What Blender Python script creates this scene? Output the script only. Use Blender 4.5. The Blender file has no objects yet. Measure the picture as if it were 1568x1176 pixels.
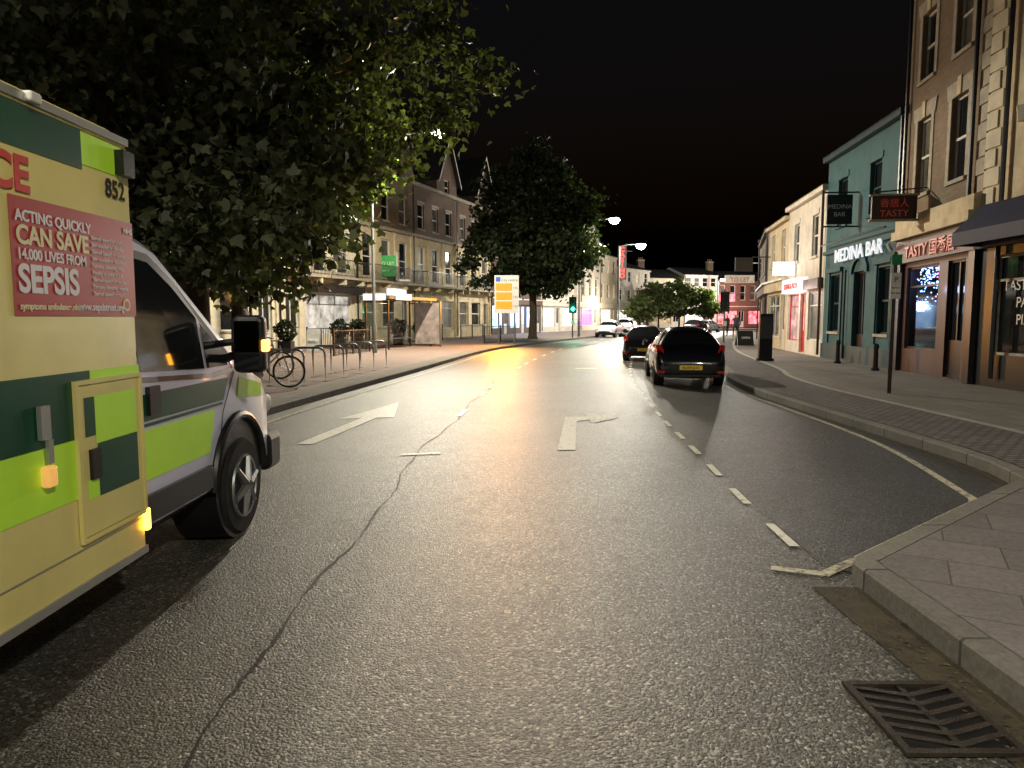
import bpy, math, random
import numpy as np
from mathutils import Matrix, Vector
random.seed(5)
D=bpy.data; C=bpy.context
sc=C.scene
# ------------------------------------------------------------------ materials
def nm(name):
    m=D.materials.new(name); m.use_nodes=True
    nt=m.node_tree; return m,nt,nt.nodes,nt.links,nt.nodes['Principled BSDF']
def coords(nd,lk,mode='Object',wall=False):
    tc=nd.new('ShaderNodeTexCoord')
    if not wall: return tc.outputs[mode]
    s=nd.new('ShaderNodeSeparateXYZ'); lk.new(tc.outputs[mode],s.inputs[0])
    a=nd.new('ShaderNodeMath'); a.operation='ADD'; lk.new(s.outputs[0],a.inputs[0]); lk.new(s.outputs[1],a.inputs[1])
    c=nd.new('ShaderNodeCombineXYZ'); lk.new(a.outputs[0],c.inputs[0]); lk.new(s.outputs[2],c.inputs[1])
    return c.outputs[0]
def ramp(nd,lk,src,stops):
    r=nd.new('ShaderNodeValToRGB'); lk.new(src,r.inputs[0])
    e=r.color_ramp.elements
    while len(e)<len(stops): e.new(.5)
    for i,(p,c) in enumerate(stops):
        e[i].position=p; e[i].color=(c[0],c[1],c[2],1) if not isinstance(c,(int,float)) else (c,c,c,1)
    return r.outputs[0]
def noise(nd,lk,vec,scale,detail=4,rough=.6):
    n=nd.new('ShaderNodeTexNoise'); n.inputs['Scale'].default_value=scale
    n.inputs['Detail'].default_value=detail; n.inputs['Roughness'].default_value=rough
    lk.new(vec,n.inputs['Vector']); return n.outputs[0]
def mix(nd,lk,f,a,b,blend='MIX'):
    m=nd.new('ShaderNodeMix'); m.data_type='RGBA'; m.blend_type=blend
    if isinstance(f,(int,float)): m.inputs[0].default_value=f
    else: lk.new(f,m.inputs[0])
    for i,x in ((6,a),(7,b)):
        if isinstance(x,(tuple,list)): m.inputs[i].default_value=(x[0],x[1],x[2],1)
        else: lk.new(x,m.inputs[i])
    return m.outputs[2]
def bump(nd,lk,h,p,strength=.5,dist=.01):
    b=nd.new('ShaderNodeBump'); b.inputs['Strength'].default_value=strength; b.inputs['Distance'].default_value=dist
    lk.new(h,b.inputs['Height']); lk.new(b.outputs[0],p.inputs['Normal'])
def sc3(c,k): return tuple(min(1,x*k) for x in c)
def plain(name,col,rough=.6,var=.25,scale=6,bmp=.15,metal=0,coat=0,emit=None,es=0,dirt=0):
    m,nt,nd,lk,p=nm(name)
    v=coords(nd,lk)
    n=noise(nd,lk,v,scale)
    c=ramp(nd,lk,n,[(.3,sc3(col,1-var)),(.7,sc3(col,1+var*.6))])
    if dirt:
        n2=noise(nd,lk,v,1.7,6,.7)
        f=ramp(nd,lk,n2,[(.45,0),(.75,dirt)])
        c=mix(nd,lk,f,c,sc3(col,.35))
    lk.new(c,p.inputs['Base Color'])
    p.inputs['Roughness'].default_value=rough; p.inputs['Metallic'].default_value=metal
    p.inputs['Coat Weight'].default_value=coat
    if bmp: bump(nd,lk,noise(nd,lk,v,scale*9),p,bmp,.01)
    if emit:
        p.inputs['Emission Color'].default_value=(*emit,1); p.inputs['Emission Strength'].default_value=es
    return m
def emis(name,col,s,var=0,scale=3):
    m,nt,nd,lk,p=nm(name)
    p.inputs['Base Color'].default_value=(*sc3(col,.1),1)
    v=coords(nd,lk)
    if var:
        n=noise(nd,lk,v,scale,3)
        c=ramp(nd,lk,n,[(.35,sc3(col,1-var)),(.65,col)]); lk.new(c,p.inputs['Emission Color'])
    else: p.inputs['Emission Color'].default_value=(*col,1)
    p.inputs['Emission Strength'].default_value=s
    return m
def brickmat(name,c1,c2,mort,bw=.225,rh=.075,ms=.01,wall=True,rough=.85,bs=.5,bd=.01,dirt=.5,rot=0,off=.5):
    m,nt,nd,lk,p=nm(name)
    v=coords(nd,lk,wall=wall)
    if rot:
        mp=nd.new('ShaderNodeMapping'); mp.inputs['Rotation'].default_value=(0,0,rot); lk.new(v,mp.inputs[0]); v=mp.outputs[0]
    b=nd.new('ShaderNodeTexBrick'); lk.new(v,b.inputs['Vector'])
    b.inputs['Scale'].default_value=1; b.inputs['Brick Width'].default_value=bw; b.inputs['Row Height'].default_value=rh
    b.inputs['Mortar Size'].default_value=ms; b.inputs['Color1'].default_value=(*c1,1); b.inputs['Color2'].default_value=(*c2,1)
    b.inputs['Mortar'].default_value=(*mort,1); b.offset=off; b.inputs['Mortar Smooth'].default_value=.3
    n=noise(nd,lk,v,1.3,6,.7); f=ramp(nd,lk,n,[(.35,0),(.75,dirt)])
    c=mix(nd,lk,f,b.outputs[0],sc3(c1,.4))
    n2=noise(nd,lk,v,35,3); f2=ramp(nd,lk,n2,[(.3,.75),(.7,1.15)])
    c=mix(nd,lk,1.0,c,f2,'MULTIPLY')
    lk.new(c,p.inputs['Base Color']); p.inputs['Roughness'].default_value=rough
    inv=nd.new('ShaderNodeMath'); inv.operation='SUBTRACT'; inv.inputs[0].default_value=1; lk.new(b.outputs[1],inv.inputs[1])
    ad=nd.new('ShaderNodeMath'); ad.operation='MULTIPLY_ADD'; lk.new(n2,ad.inputs[0]); ad.inputs[1].default_value=.5; lk.new(inv.outputs[0],ad.inputs[2])
    bump(nd,lk,ad.outputs[0],p,bs,bd)
    return m
def asphaltmat(name,k=1.0,tint=(1,.96,.82)):
    m,nt,nd,lk,p=nm(name); v=coords(nd,lk)
    vo=nd.new('ShaderNodeTexVoronoi'); vo.inputs['Scale'].default_value=78; lk.new(v,vo.inputs['Vector'])
    sep=nd.new('ShaderNodeSeparateColor'); lk.new(vo.outputs['Color'],sep.inputs[0])
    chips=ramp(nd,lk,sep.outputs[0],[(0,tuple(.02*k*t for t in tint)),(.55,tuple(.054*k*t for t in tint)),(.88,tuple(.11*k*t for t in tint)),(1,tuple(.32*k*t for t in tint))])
    big=noise(nd,lk,v,.45,6,.65); f=ramp(nd,lk,big,[(.3,.55),(.7,1.3)])
    c=mix(nd,lk,1.0,chips,f,'MULTIPLY')
    mid=noise(nd,lk,v,3.5,5,.7); f2=ramp(nd,lk,mid,[(.3,.72),(.7,1.18)])
    c=mix(nd,lk,1.0,c,f2,'MULTIPLY')
    lk.new(c,p.inputs['Base Color'])
    r0=ramp(nd,lk,sep.outputs[1],[(0,.32),(1,.6)]); r=mix(nd,lk,.3,r0,ramp(nd,lk,mid,[(.3,.35),(.7,.65)])); lk.new(r,p.inputs['Roughness'])
    p.inputs['Specular IOR Level'].default_value=.9
    fine=noise(nd,lk,v,140,3)
    inv=nd.new('ShaderNodeMath'); inv.operation='MULTIPLY_ADD'; lk.new(vo.outputs['Distance'],inv.inputs[0]); inv.inputs[1].default_value=-1.0; lk.new(fine,inv.inputs[2])
    ad=nd.new('ShaderNodeMath'); ad.operation='MULTIPLY_ADD'; lk.new(sep.outputs[2],ad.inputs[0]); ad.inputs[1].default_value=.75; lk.new(inv.outputs[0],ad.inputs[2])
    bump(nd,lk,ad.outputs[0],p,.65,.0065)
    return m
def wornpaint(name,col,amount=.5):
    m,nt,nd,lk,p=nm(name); v=coords(nd,lk)
    n=noise(nd,lk,v,14,8,.75); f=ramp(nd,lk,n,[(amount-.08,0),(amount+.06,1)])
    vo=nd.new('ShaderNodeTexVoronoi'); vo.inputs['Scale'].default_value=75; lk.new(v,vo.inputs['Vector'])
    c=mix(nd,lk,f,(.06,.057,.048),col); lk.new(c,p.inputs['Base Color']); p.inputs['Roughness'].default_value=.5
    bump(nd,lk,vo.outputs['Distance'],p,.5,.005); return m
def leafmat(name,c1,c2):
    m,nt,nd,lk,p=nm(name)
    g=nd.new('ShaderNodeNewGeometry')
    c=ramp(nd,lk,g.outputs['Random Per Island'],[(0,c1),(1,c2)])
    v=coords(nd,lk); n=noise(nd,lk,v,.9,2); f=ramp(nd,lk,n,[(.35,.45),(.65,1.15)])
    c=mix(nd,lk,1.0,c,f,'MULTIPLY')
    lk.new(c,p.inputs['Base Color']); p.inputs['Roughness'].default_value=.5; p.inputs['Specular IOR Level'].default_value=.35
    t=nd.new('ShaderNodeBsdfTranslucent'); c2_=mix(nd,lk,1.0,c,(1.25,1.45,.5),'MULTIPLY'); lk.new(c2_,t.inputs[0])
    ms=nd.new('ShaderNodeMixShader'); ms.inputs[0].default_value=.38; lk.new(p.outputs[0],ms.inputs[1]); lk.new(t.outputs[0],ms.inputs[2])
    lk.new(ms.outputs[0],nd['Material Output'].inputs[0]); return m
def clearglass(name):
    m,nt,nd,lk,p=nm(name); nd.remove(p)
    t=nd.new('ShaderNodeBsdfTransparent'); t.inputs[0].default_value=(.8,.85,.85,1)
    g=nd.new('ShaderNodeBsdfGlossy'); g.inputs['Roughness'].default_value=.05
    f=nd.new('ShaderNodeFresnel'); f.inputs[0].default_value=1.6
    ms=nd.new('ShaderNodeMixShader'); lk.new(f.outputs[0],ms.inputs[0]); lk.new(t.outputs[0],ms.inputs[1]); lk.new(g.outputs[0],ms.inputs[2])
    lk.new(ms.outputs[0],nd['Material Output'].inputs[0]); return m

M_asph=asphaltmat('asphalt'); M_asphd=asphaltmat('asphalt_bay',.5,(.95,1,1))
M_white=wornpaint('road_paint',(.74,.72,.62),.4); M_white2=wornpaint('road_paint_worn',(.54,.5,.37),.46)
M_gut=plain('gutter_moss',(.045,.034,.016),.8,.6,7,.8)
M_crack=plain('seam_tar',(.006,.006,.006),.7,.4,9,.4)
M_kerb=brickmat('kerb_stone',(.2,.185,.16),(.15,.14,.125),(.03,.03,.03),.9,9,.012,wall=False,dirt=.7,rot=math.pi/2)
M_slab=brickmat('paving_slabs',(.19,.165,.16),(.135,.12,.12),(.06,.05,.05),.62,.45,.006,wall=False,dirt=.5,bs=.3,rot=.5)
M_slabR=brickmat('footway_slabs',(.2,.18,.15),(.16,.145,.125),(.07,.06,.055),.6,.6,.008,wall=False,dirt=.45,bs=.35,rot=.1)
M_pink=brickmat('brick_paving',(.29,.215,.18),(.24,.185,.16),(.12,.1,.085),.22,.11,.006,wall=False,dirt=.4,bs=.3,rot=.25)
M_sett=brickmat('granite_setts',(.12,.1,.1),(.19,.165,.155),(.035,.03,.028),.15,.11,.014,wall=False,dirt=.45,bs=1,bd=.02,rot=.12)
M_edge=plain('edging_stone',(.33,.31,.26),.8,.3,5,.2)
M_ground=plain('ground_mat',(.05,.048,.04),.9)
M_brick=brickmat('london_brick',(.2,.14,.085),(.26,.18,.11),(.18,.15,.11))
M_brickd=brickmat('brown_brick',(.14,.085,.055),(.2,.12,.08),(.13,.11,.09))
M_brickr=brickmat('red_brick',(.2,.075,.05),(.26,.1,.06),(.15,.13,.11))
M_cream=plain('cream_stucco',(.58,.48,.31),.85,.15,2.5,.3,dirt=.6)
M_cream2=plain('pale_stucco',(.64,.58,.44),.85,.12,2.5,.3,dirt=.45)
M_wh=plain('white_render',(.6,.56,.48),.8,.1,2,.25,dirt=.55)
M_stone=plain('window_stone',(.38,.34,.27),.85,.25,5,.3,dirt=.4)
M_teal=plain('teal_render',(.018,.085,.098),.75,.2,2,.3,dirt=.6)
M_teald=plain('teal_trim',(.01,.04,.048),.5)
M_slate=plain('slate',(.04,.04,.045),.6,.4,4,.4)
M_glass=plain('dark_glass',(.012,.014,.016),.06,.2,2,0)
M_glass2=plain('curtained_glass',(.13,.12,.1),.12,.5,1.8,0)
M_clear=clearglass('clear_glass')
M_frame=plain('white_joinery',(.6,.59,.55),.5,.1,5,.1)
M_black=plain('black_paint',(.012,.012,.013),.35,.2,5,.05)
M_iron=plain('rusty_iron',(.03,.022,.016),.55,.6,14,.6,metal=.3)
M_rub=plain('rubber',(.012,.012,.012),.85,.3,12,.4)
M_grey=plain('galvanised_steel',(.3,.31,.32),.4,.2,8,.1,metal=.7)
M_pole=plain('pole_grey',(.08,.085,.08),.5,.2,5,.1)
M_navy=plain('navy_canvas',(.012,.015,.05),.7)
M_red=plain('red_panel',(.45,.03,.02),.5); M_redsh=plain('dark_red_fascia',(.035,.009,.008),.5)
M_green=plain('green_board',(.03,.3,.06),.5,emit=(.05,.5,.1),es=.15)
M_bark=plain('bark',(.07,.052,.035),.9,.5,12,.9)
M_leafA=leafmat('plane_leaves',(.04,.052,.023),(.15,.165,.095))
M_leafB=leafmat('far_leaves',(.014,.024,.009),(.045,.064,.023))
M_leafC=leafmat('bright_leaves',(.05,.072,.021),(.13,.17,.055))  # brighter, greener leaf tone
# ------------------------------------------------------------------ mesh builder
def link(o):
    sc.collection.objects.link(o); return o
def group(name,M=Matrix()):
    e=D.objects.new(name,None); e.empty_display_size=.3; link(e); e.matrix_world=M; return e
class B:
    def __init__(s): s.v=[];s.f=[];s.m=[];s.mats=[]
    def mi(s,m):
        if m not in s.mats: s.mats.append(m)
        return s.mats.index(m)
    def poly(s,pts,m):
        i=len(s.v); s.v+= [tuple(p) for p in pts]; s.f.append(tuple(range(i,i+len(pts)))); s.m.append(s.mi(m))
    def box(s,x0,x1,y0,y1,z0,z1,m):
        i=len(s.v)
        s.v+=[(x0,y0,z0),(x1,y0,z0),(x1,y1,z0),(x0,y1,z0),(x0,y0,z1),(x1,y0,z1),(x1,y1,z1),(x0,y1,z1)]
        for f in ((0,3,2,1),(4,5,6,7),(0,1,5,4),(1,2,6,5),(2,3,7,6),(3,0,4,7)):
            s.f.append(tuple(i+k for k in f)); s.m.append(s.mi(m))
    def tube(s,pts,rs,m,n=10,cap=True):
        pts=[Vector(p) for p in pts]
        if not isinstance(rs,(list,tuple)): rs=[rs]*len(pts)
        i0=len(s.v); k=s.mi(m)
        d0=(pts[-1]-pts[0]).normalized(); ref=Vector((0,0,1)) if abs(d0.z)<.9 else Vector((1,0,0))
        for j,p in enumerate(pts):
            d=(pts[min(j+1,len(pts)-1)]-pts[max(j-1,0)])
            d=d.normalized() if d.length>1e-6 else d0
            a=d.cross(ref).normalized(); b=d.cross(a).normalized()
            for t in range(n):
                an=2*math.pi*t/n; q=p+(a*math.cos(an)+b*math.sin(an))*rs[j]; s.v.append(tuple(q))
        for j in range(len(pts)-1):
            for t in range(n):
                a=i0+j*n+t; b=i0+j*n+(t+1)%n
                s.f.append((a,b,b+n,a+n)); s.m.append(k)
        if cap:
            s.f.append(tuple(range(i0,i0+n))); s.m.append(k)
            e=i0+(len(pts)-1)*n; s.f.append(tuple(range(e,e+n))); s.m.append(k)
    def ring(s,c,axis,R,r,m,n=24,k=6,a0=0,a1=2*math.pi):
        c=Vector(c); ax=Vector(axis).normalized(); ref=Vector((0,0,1)) if abs(ax.z)<.9 else Vector((1,0,0))
        u=ax.cross(ref).normalized(); w=ax.cross(u).normalized()
        full=abs(a1-a0-2*math.pi)<1e-3; cnt=n if full else n+1; i0=len(s.v); mi=s.mi(m)
        for j in range(cnt):
            t=a0+(a1-a0)*j/n; rd=u*math.cos(t)+w*math.sin(t)
            for q in range(k):
                p=2*math.pi*q/k; s.v.append(tuple(c+rd*(R+r*math.cos(p))+ax*(r*math.sin(p))))
        for j in range(n):
            for q in range(k):
                a=i0+j*k+q; b=i0+j*k+(q+1)%k; j2=((j+1)%cnt)
                c2=i0+j2*k+(q+1)%k; d=i0+j2*k+q
                s.f.append((a,b,c2,d)); s.m.append(mi)
    def wall(s,x0,x1,z0,z1,ops,mw,y=0,rev=.14,glass=None,frame=None,sill=True,head=None):
        glass=glass or M_glass; frame=frame or M_frame
        xs=sorted({x0,x1,*[o[0] for o in ops],*[o[1] for o in ops]}); zs=sorted({z0,z1,*[o[2] for o in ops],*[o[3] for o in ops]})
        for i in range(len(xs)-1):
            for j in range(len(zs)-1):
                cx=(xs[i]+xs[i+1])/2; cz=(zs[j]+zs[j+1])/2
                if any(o[0]<cx<o[1] and o[2]<cz<o[3] for o in ops): continue
                s.poly([(xs[i],y,zs[j]),(xs[i+1],y,zs[j]),(xs[i+1],y,zs[j+1]),(xs[i],y,zs[j+1])],mw)
        for o in ops:
            a,b,c,d=o[:4]; kind=o[4] if len(o)>4 else 'sash'; g=o[5] if len(o)>5 else glass; Y=y+rev
            s.poly([(a,y,c),(a,Y,c),(a,Y,d),(a,y,d)],mw); s.poly([(b,y,c),(b,Y,c),(b,Y,d),(b,y,d)],mw)
            s.poly([(a,y,d),(b,y,d),(b,Y,d),(a,Y,d)],mw); s.poly([(a,y,c),(b,y,c),(b,Y,c),(a,Y,c)],mw)
            fr=frame if len(o)<7 else o[6]
            s.poly([(a,Y,c),(b,Y,c),(b,Y,d),(a,Y,d)],g)
            t=.055
            s.box(a,a+t,Y-.05,Y-.005,c,d,fr); s.box(b-t,b,Y-.05,Y-.005,c,d,fr)
            s.box(a+t,b-t,Y-.05,Y-.005,d-t,d,fr); s.box(a+t,b-t,Y-.05,Y-.005,c,c+t,fr)
            if kind=='sash':
                s.box(a+t,b-t,Y-.06,Y-.006,(c+d)/2-.03,(c+d)/2+.03,fr)
                if sill: s.box(a-.08,b+.08,y-.07,y+.03,c-.09,c-.002,head or M_stone)
                if head: s.box(a-.1,b+.1,y-.03,y+.01,d+.002,d+.2,head)
            elif kind=='shop':
                n=max(1,int((b-a)/1.3))
                for k in range(1,n): 
                    xx=a+(b-a)*k/n; s.box(xx-.03,xx+.03,Y-.05,Y-.006,c+t,d-t,fr)
                s.box(a+t,b-t,Y-.048,Y-.007,d-.55,d-.5,fr)
            elif kind=='door':
                s.box(a+t,b-t,Y-.03,Y-.01,c+t,c+.9,fr)
                s.box((a+b)/2-.03,(a+b)/2+.03,Y-.045,Y-.006,c+.9,d-t,fr)
    def obj(s,name,parent=None,M=None,bevel=0,seg=2,smooth=False,subsurf=0,ang=35):
        me=D.meshes.new(name); me.from_pydata(s.v,[],s.f); 
        for m in s.mats: me.materials.append(m)
        me.polygons.foreach_set('material_index',s.m)
        me.update()
        o=D.objects.new(name,me); link(o)
        if parent: o.parent=parent
        if M is not None:
            if parent: o.matrix_local=M
            else: o.matrix_world=M
        if smooth or bevel or subsurf:
            import bmesh
            bm=bmesh.new(); bm.from_mesh(me); bmesh.ops.remove_doubles(bm,verts=bm.verts,dist=1e-5) if smooth or subsurf else None
            bmesh.ops.recalc_face_normals(bm,faces=bm.faces)
            if smooth:
                for f in bm.faces: f.smooth=True
                for e in bm.edges:
                    if len(e.link_faces)==2 and e.calc_face_angle(0)>math.radians(ang): e.smooth=False
            bm.to_mesh(me); bm.free()
        if bevel:
            md=o.modifiers.new('bev','BEVEL'); md.width=bevel; md.segments=seg; md.limit_method='ANGLE'; md.angle_limit=math.radians(30)
        if subsurf:
            md=o.modifiers.new('sub','SUBSURF'); md.levels=subsurf; md.render_levels=subsurf
        return o
def text(parent,s,loc,size,mat,rot=(math.pi/2,0,0),align='CENTER',ext=.004,sx=1,bold=0):
    c=D.curves.new('lettering','FONT'); c.body=s; c.size=size; c.align_x=align; c.extrude=ext; c.offset=bold
    o=D.objects.new('lettering',c); link(o); c.materials.append(mat); o.parent=parent
    o.location=loc; o.rotation_euler=rot; o.scale=(sx,1,1); return o
def frameM(P0,P1,z=.12):
    d=Vector((P1[0]-P0[0],P1[1]-P0[1],0)); L=d.length; d.normalize(); n=Vector((-d.y,d.x,0))
    return Matrix(((d.x,n.x,0,P0[0]),(d.y,n.y,0,P0[1]),(0,0,1,z),(0,0,0,1))),L
def crom(P,n=6):
    out=[]
    for i in range(len(P)-1):
        p0=Vector(P[max(i-1,0)]);p1=Vector(P[i]);p2=Vector(P[i+1]);p3=Vector(P[min(i+2,len(P)-1)])
        for k in range(n):
            t=k/n; q=.5*((2*p1)+(p2-p0)*t+(2*p0-5*p1+4*p2-p3)*t*t+(3*p1-p0-3*p2+p3)*t**3); out.append((q.x,q.y))
    out.append(tuple(P[-1])); return out
def off(P,d):
    out=[]
    for i,p in enumerate(P):
        a=Vector(P[max(i-1,0)]); b=Vector(P[min(i+1,len(P)-1)]); t=(b-a).normalized(); out.append((p[0]+t.y*d,p[1]-t.x*d))
    return out
def strip(b,A,Bq,zA,zB,m):
    for i in range(len(A)-1):
        b.poly([(*A[i],zA),(*Bq[i],zB),(*Bq[i+1],zB),(*A[i+1],zA)],m)
def mark(b,pts,w,z,m):
    strip(b,off(pts,-w/2),off(pts,w/2),z,z,m)
# ------------------------------------------------------------------ ground, road, pavements
b=B(); b.poly([(-300,-200,-.02),(400,-200,-.02),(400,500,-.02),(-300,500,-.02)],M_ground); b.obj('ground')
LK=crom([(-4.8,-14),(-4.6,0),(-4.4,5),(-4.05,11.3),(-2.8,21),(-1.3,33),(.7,41),(4.7,53),(9.6,67),(15.4,83),(24,93),(42,101)])
RK=[(2.07,-14),(2.07,0),(2.07,4.2),(2.15,4.32),(4.2,6.05),(4.75,6.5),(4.93,7.2)]+crom([(5.0,8),(5.03,12),(5.1,15),(5.5,18),(6.3,21),(8.1,30),(10,37),(13.2,47),(18,60),(24,71),(32,79),(46,86)])
b=B()
def X(P,y):
    for i in range(len(P)-1):
        if P[i][1]<=y<=P[i+1][1]:
            t=(y-P[i][1])/max(1e-6,P[i+1][1]-P[i][1]); return P[i][0]+t*(P[i+1][0]-P[i][0])
    return P[-1][0]
st=[-14+i*2 for i in range(51)]
strip(b,[(X(LK,y)-.5,y) for y in st],[(max(X(RK,y),5.0)+.5,y) for y in st],0,0,M_asph)
b.obj('road')
b=B()
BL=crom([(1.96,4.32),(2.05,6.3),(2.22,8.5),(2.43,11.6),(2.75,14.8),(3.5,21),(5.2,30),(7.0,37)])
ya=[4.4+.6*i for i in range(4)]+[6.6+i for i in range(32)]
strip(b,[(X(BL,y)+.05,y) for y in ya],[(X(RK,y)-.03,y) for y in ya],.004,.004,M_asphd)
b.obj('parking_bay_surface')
b=B()
def dashes(P,starts,ln,w,m,z=.008):
    for y in starts:
        mark(b,[(X(P,y),y),(X(P,y+ln/2),y+ln/2),(X(P,y+ln),y+ln)],w,z,m)
dashes(BL,[4.85,6.0,7.1,8.25,9.3,10.4,11.5,12.6,13.7,14.8,16,17.2,18.4,19.6,20.8,22,23.2,24.5,26,27.5,29,30.5],.55,.07,M_white)
mark(b,[(1.66,4.42),(1.98,4.3)],.08,.0082,M_white2); mark(b,[(1.93,4.29),(2.25,4.55),(4.0,6.03),(4.1,6.2)],.075,.008,M_white2)
mark(b,crom([(4.08,6.15),(4.67,9),(4.85,12.6),(4.9,15),(5.2,18),(5.9,21)]),.08,.0085,M_white2)
CL=crom([(-1.2,-10),(-1.15,0),(-1.13,4.3),(-1.06,8.5),(-.6,15),(-.16,20),(1.3,30),(3.4,40),(7.8,52),(14,67)])
dashes(CL,[11.5,14.5,16.2,17.8,19.2,20.8,22.5,24.5,27,30,33,36,40,44,48,52],.9,.1,M_white)
mark(b,[(-1.3,8.2),(-.85,8.3)],.1,.008,M_white2)
b.poly([(.55,8.5,.008),(.77,8.5,.008),(1.0,10.9,.008),(1.22,11.1,.008),(1.22,11.45,.008),(.86,11.4,.008)],M_white)
b.poly([(1.22,10.7,.0085),(1.75,11.35,.0085),(1.22,12.0,.0085)],M_white2)
b.poly([(-2.74,8.9,.008),(-2.52,8.9,.008),(-2.16,11.4,.008),(-2.38,11.45,.008)],M_white)
b.poly([(-2.75,11.15,.0085),(-1.9,11.35,.0085),(-2.15,13.4,.0085)],M_white)
mark(b,[(X(LK,y)+.35,y) for y in range(10,60,2)],.08,.008,M_white2)
mark(b,[(2.0,22.5),(2.7,22.5)],.12,.008,M_white)
b.obj('road_markings')
b=B(); pts=[]
for i in range(260):
    y=-2+i*.085; pts.append((X(CL,y)+.045*math.sin(y*1.3)+.02*math.sin(y*4.1)+random.uniform(-.007,.007)-.02,y))
for i in range(len(pts)-1):
    w=.006+.02*abs(math.sin(i*.23))*random.uniform(.4,1); mark(b,[pts[i],pts[i+1]],w,.0045,M_crack)
b.obj('road_seam')
b=B(); gy=[-14,-4,0,1,2,3,4.1]
strip(b,[(1.8+.05*math.sin(y*3),y) for y in gy],[(2.06,y) for y in gy],.0045,.0045,M_gut)
gp=[(2.15,4.32),(4.2,6.05),(4.75,6.5),(4.93,7.2),(5,8),(5.03,12),(5.1,15)]
strip(b,off(gp,-.11),off(gp,-.005),.006,.006,M_gut)
b.obj('gutter')
def pave(name,K,side,mat,ext,parts=None):
    b=B(); inn=off(K,side*.14); z=.13
    for i in range(len(K)-1):
        b.poly([(*K[i],-.02),(*K[i+1],-.02),(*K[i+1],z-.015),(*K[i],z-.015)],M_kerb)
    bev=off(K,side*.015)
    strip(b,K,bev,z-.015,z,M_kerb); strip(b,bev,inn,z,z,M_kerb)
    far=[(p[0]+side*ext if side<0 else max(14,p[0]+ext),p[1]) for p in K]
    strip(b,inn,far,z-.004,z-.004,mat)
    return b.obj(name)
pave('left_pavement',LK,-1,M_pink,34)
pave('right_pavement',RK,1,M_slabR,10)
b=B()
bo=[(2.215,-14),(2.215,0),(2.215,4.12),(2.3,4.25),(4.3,5.93),(4.86,6.4)]
strip(b,bo,[(7.5,p[1]) for p in bo],.131,.131,M_slab); b.obj('buildout_paving')
b=B(); sy=[6.55+.5*i for i in range(90)]
strip(b,[(X(RK,y)+.17,y) for y in sy],[(X(RK,y)+1.5,y) for y in sy],.133,.133,M_sett); b.obj('cobbled_strip')
b=B(); strip(b,[(X(RK,y)+1.5,y) for y in sy],[(X(RK,y)+1.64,y) for y in sy],.1345,.1345,M_edge); b.obj('edging_strip')
b=B(); strip(b,[(X(LK,y)-.16,y) for y in sy],[(X(LK,y)-.6,y) for y in sy],.131,.131,M_slabR); b.obj('kerbside_slabs')
b=B(); x0,x1,y0,y1=1.44,1.9,2.45,2.97
b.poly([(x0,y0,.006),(x1,y0,.006),(x1,y1,.006),(x0,y1,.006)],M_black)
for a in ((x0,x1,y0,y0+.03),(x0,x1,y1-.03,y1),(x0,x0+.03,y0+.03,y1-.03),(x1-.03,x1,y0+.03,y1-.03)): b.box(*a,.007,.022,M_iron)
xm=(x0+x1)/2
for i in range(6):
    yy=y0+.04+i*.07
    b.poly([(x0+.03,yy+.07,.02),(x0+.03,yy+.1,.02),(xm,yy+.03,.02),(xm,yy,.02)],M_iron)
    b.poly([(xm,yy,.0205),(xm,yy+.03,.0205),(x1-.03,yy+.1,.0205),(x1-.03,yy+.07,.0205)],M_iron)
b.box(xm-.012,xm+.012,y0+.03,y1-.03,.01,.019,M_iron)
b.obj('drain_grate')
b=B()
for i in range(380):
    if i%2: x=random.gauss(1.93,.14); y=random.uniform(1.5,4.2); z=.012
    else:
        y=random.uniform(7,20); x=X(RK,y)-abs(random.gauss(0,.12)); z=.012
    if x>2.05 and y<4.3: continue
    a=random.uniform(0,6.3); r=random.uniform(.006,.02)
    b.poly([(x+r*math.cos(a),y+r*math.sin(a),z),(x+r*.6*math.cos(a+1.6),y+r*.6*math.sin(a+1.6),z+.004),(x+r*math.cos(a+3.1),y+r*math.sin(a+3.1),z),(x+r*.6*math.cos(a+4.7),y+r*.6*math.sin(a+4.7),z+.003)],random.choice([M_leafA,M_gut,M_bark]))
b.obj('leaf_litter')
# ------------------------------------------------------------------ buildings
def shell(b,W,H,dep,mat):
    b.poly([(0,0,0),(0,dep,0),(0,dep,H),(0,0,H)],mat); b.poly([(W,0,0),(W,dep,0),(W,dep,H),(W,0,H)],mat)
    b.poly([(0,dep,0),(W,dep,0),(W,dep,H),(0,dep,H)],mat)
def pitch(b,W,H,dep,rise,mat,wm,ov=.25):
    b.poly([(-.0,-ov,H-.02),(W,-ov,H-.02),(W,dep/2,H+rise),(0,dep/2,H+rise)],mat)
    b.poly([(0,dep+ov,H),(W,dep+ov,H),(W,dep/2,H+rise),(0,dep/2,H+rise)],mat)
    for x in (0,W): b.poly([(x,0,H),(x,dep,H),(x,dep/2,H+rise-.03)],wm)
def chimney(b,x,y,z0,z1,mat,n=3):
    b.box(x-.5,x+.5,y-.3,y+.3,z0,z1,mat); b.box(x-.56,x+.56,y-.36,y+.36,z1,z1+.12,M_stone)
    for i in range(n): b.tube([(x-.32+i*.32,y,z1+.12),(x-.32+i*.32,y,z1+.5)],[.11,.09],M_brickr,8)
def railing(b,x0,x1,y,z0,h,m=None,step=.12):
    m=m or M_black
    b.box(x0,x1,y-.02,y+.02,z0+h-.04,z0+h,m); b.box(x0,x1,y-.015,y+.015,z0+.06,z0+.09,m)
    n=int((x1-x0)/step)
    for i in range(n+1):
        xx=x0+(x1-x0)*i/max(1,n); b.box(xx-.009,xx+.009,y-.009,y+.009,z0,z0+h-.04,m)
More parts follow.
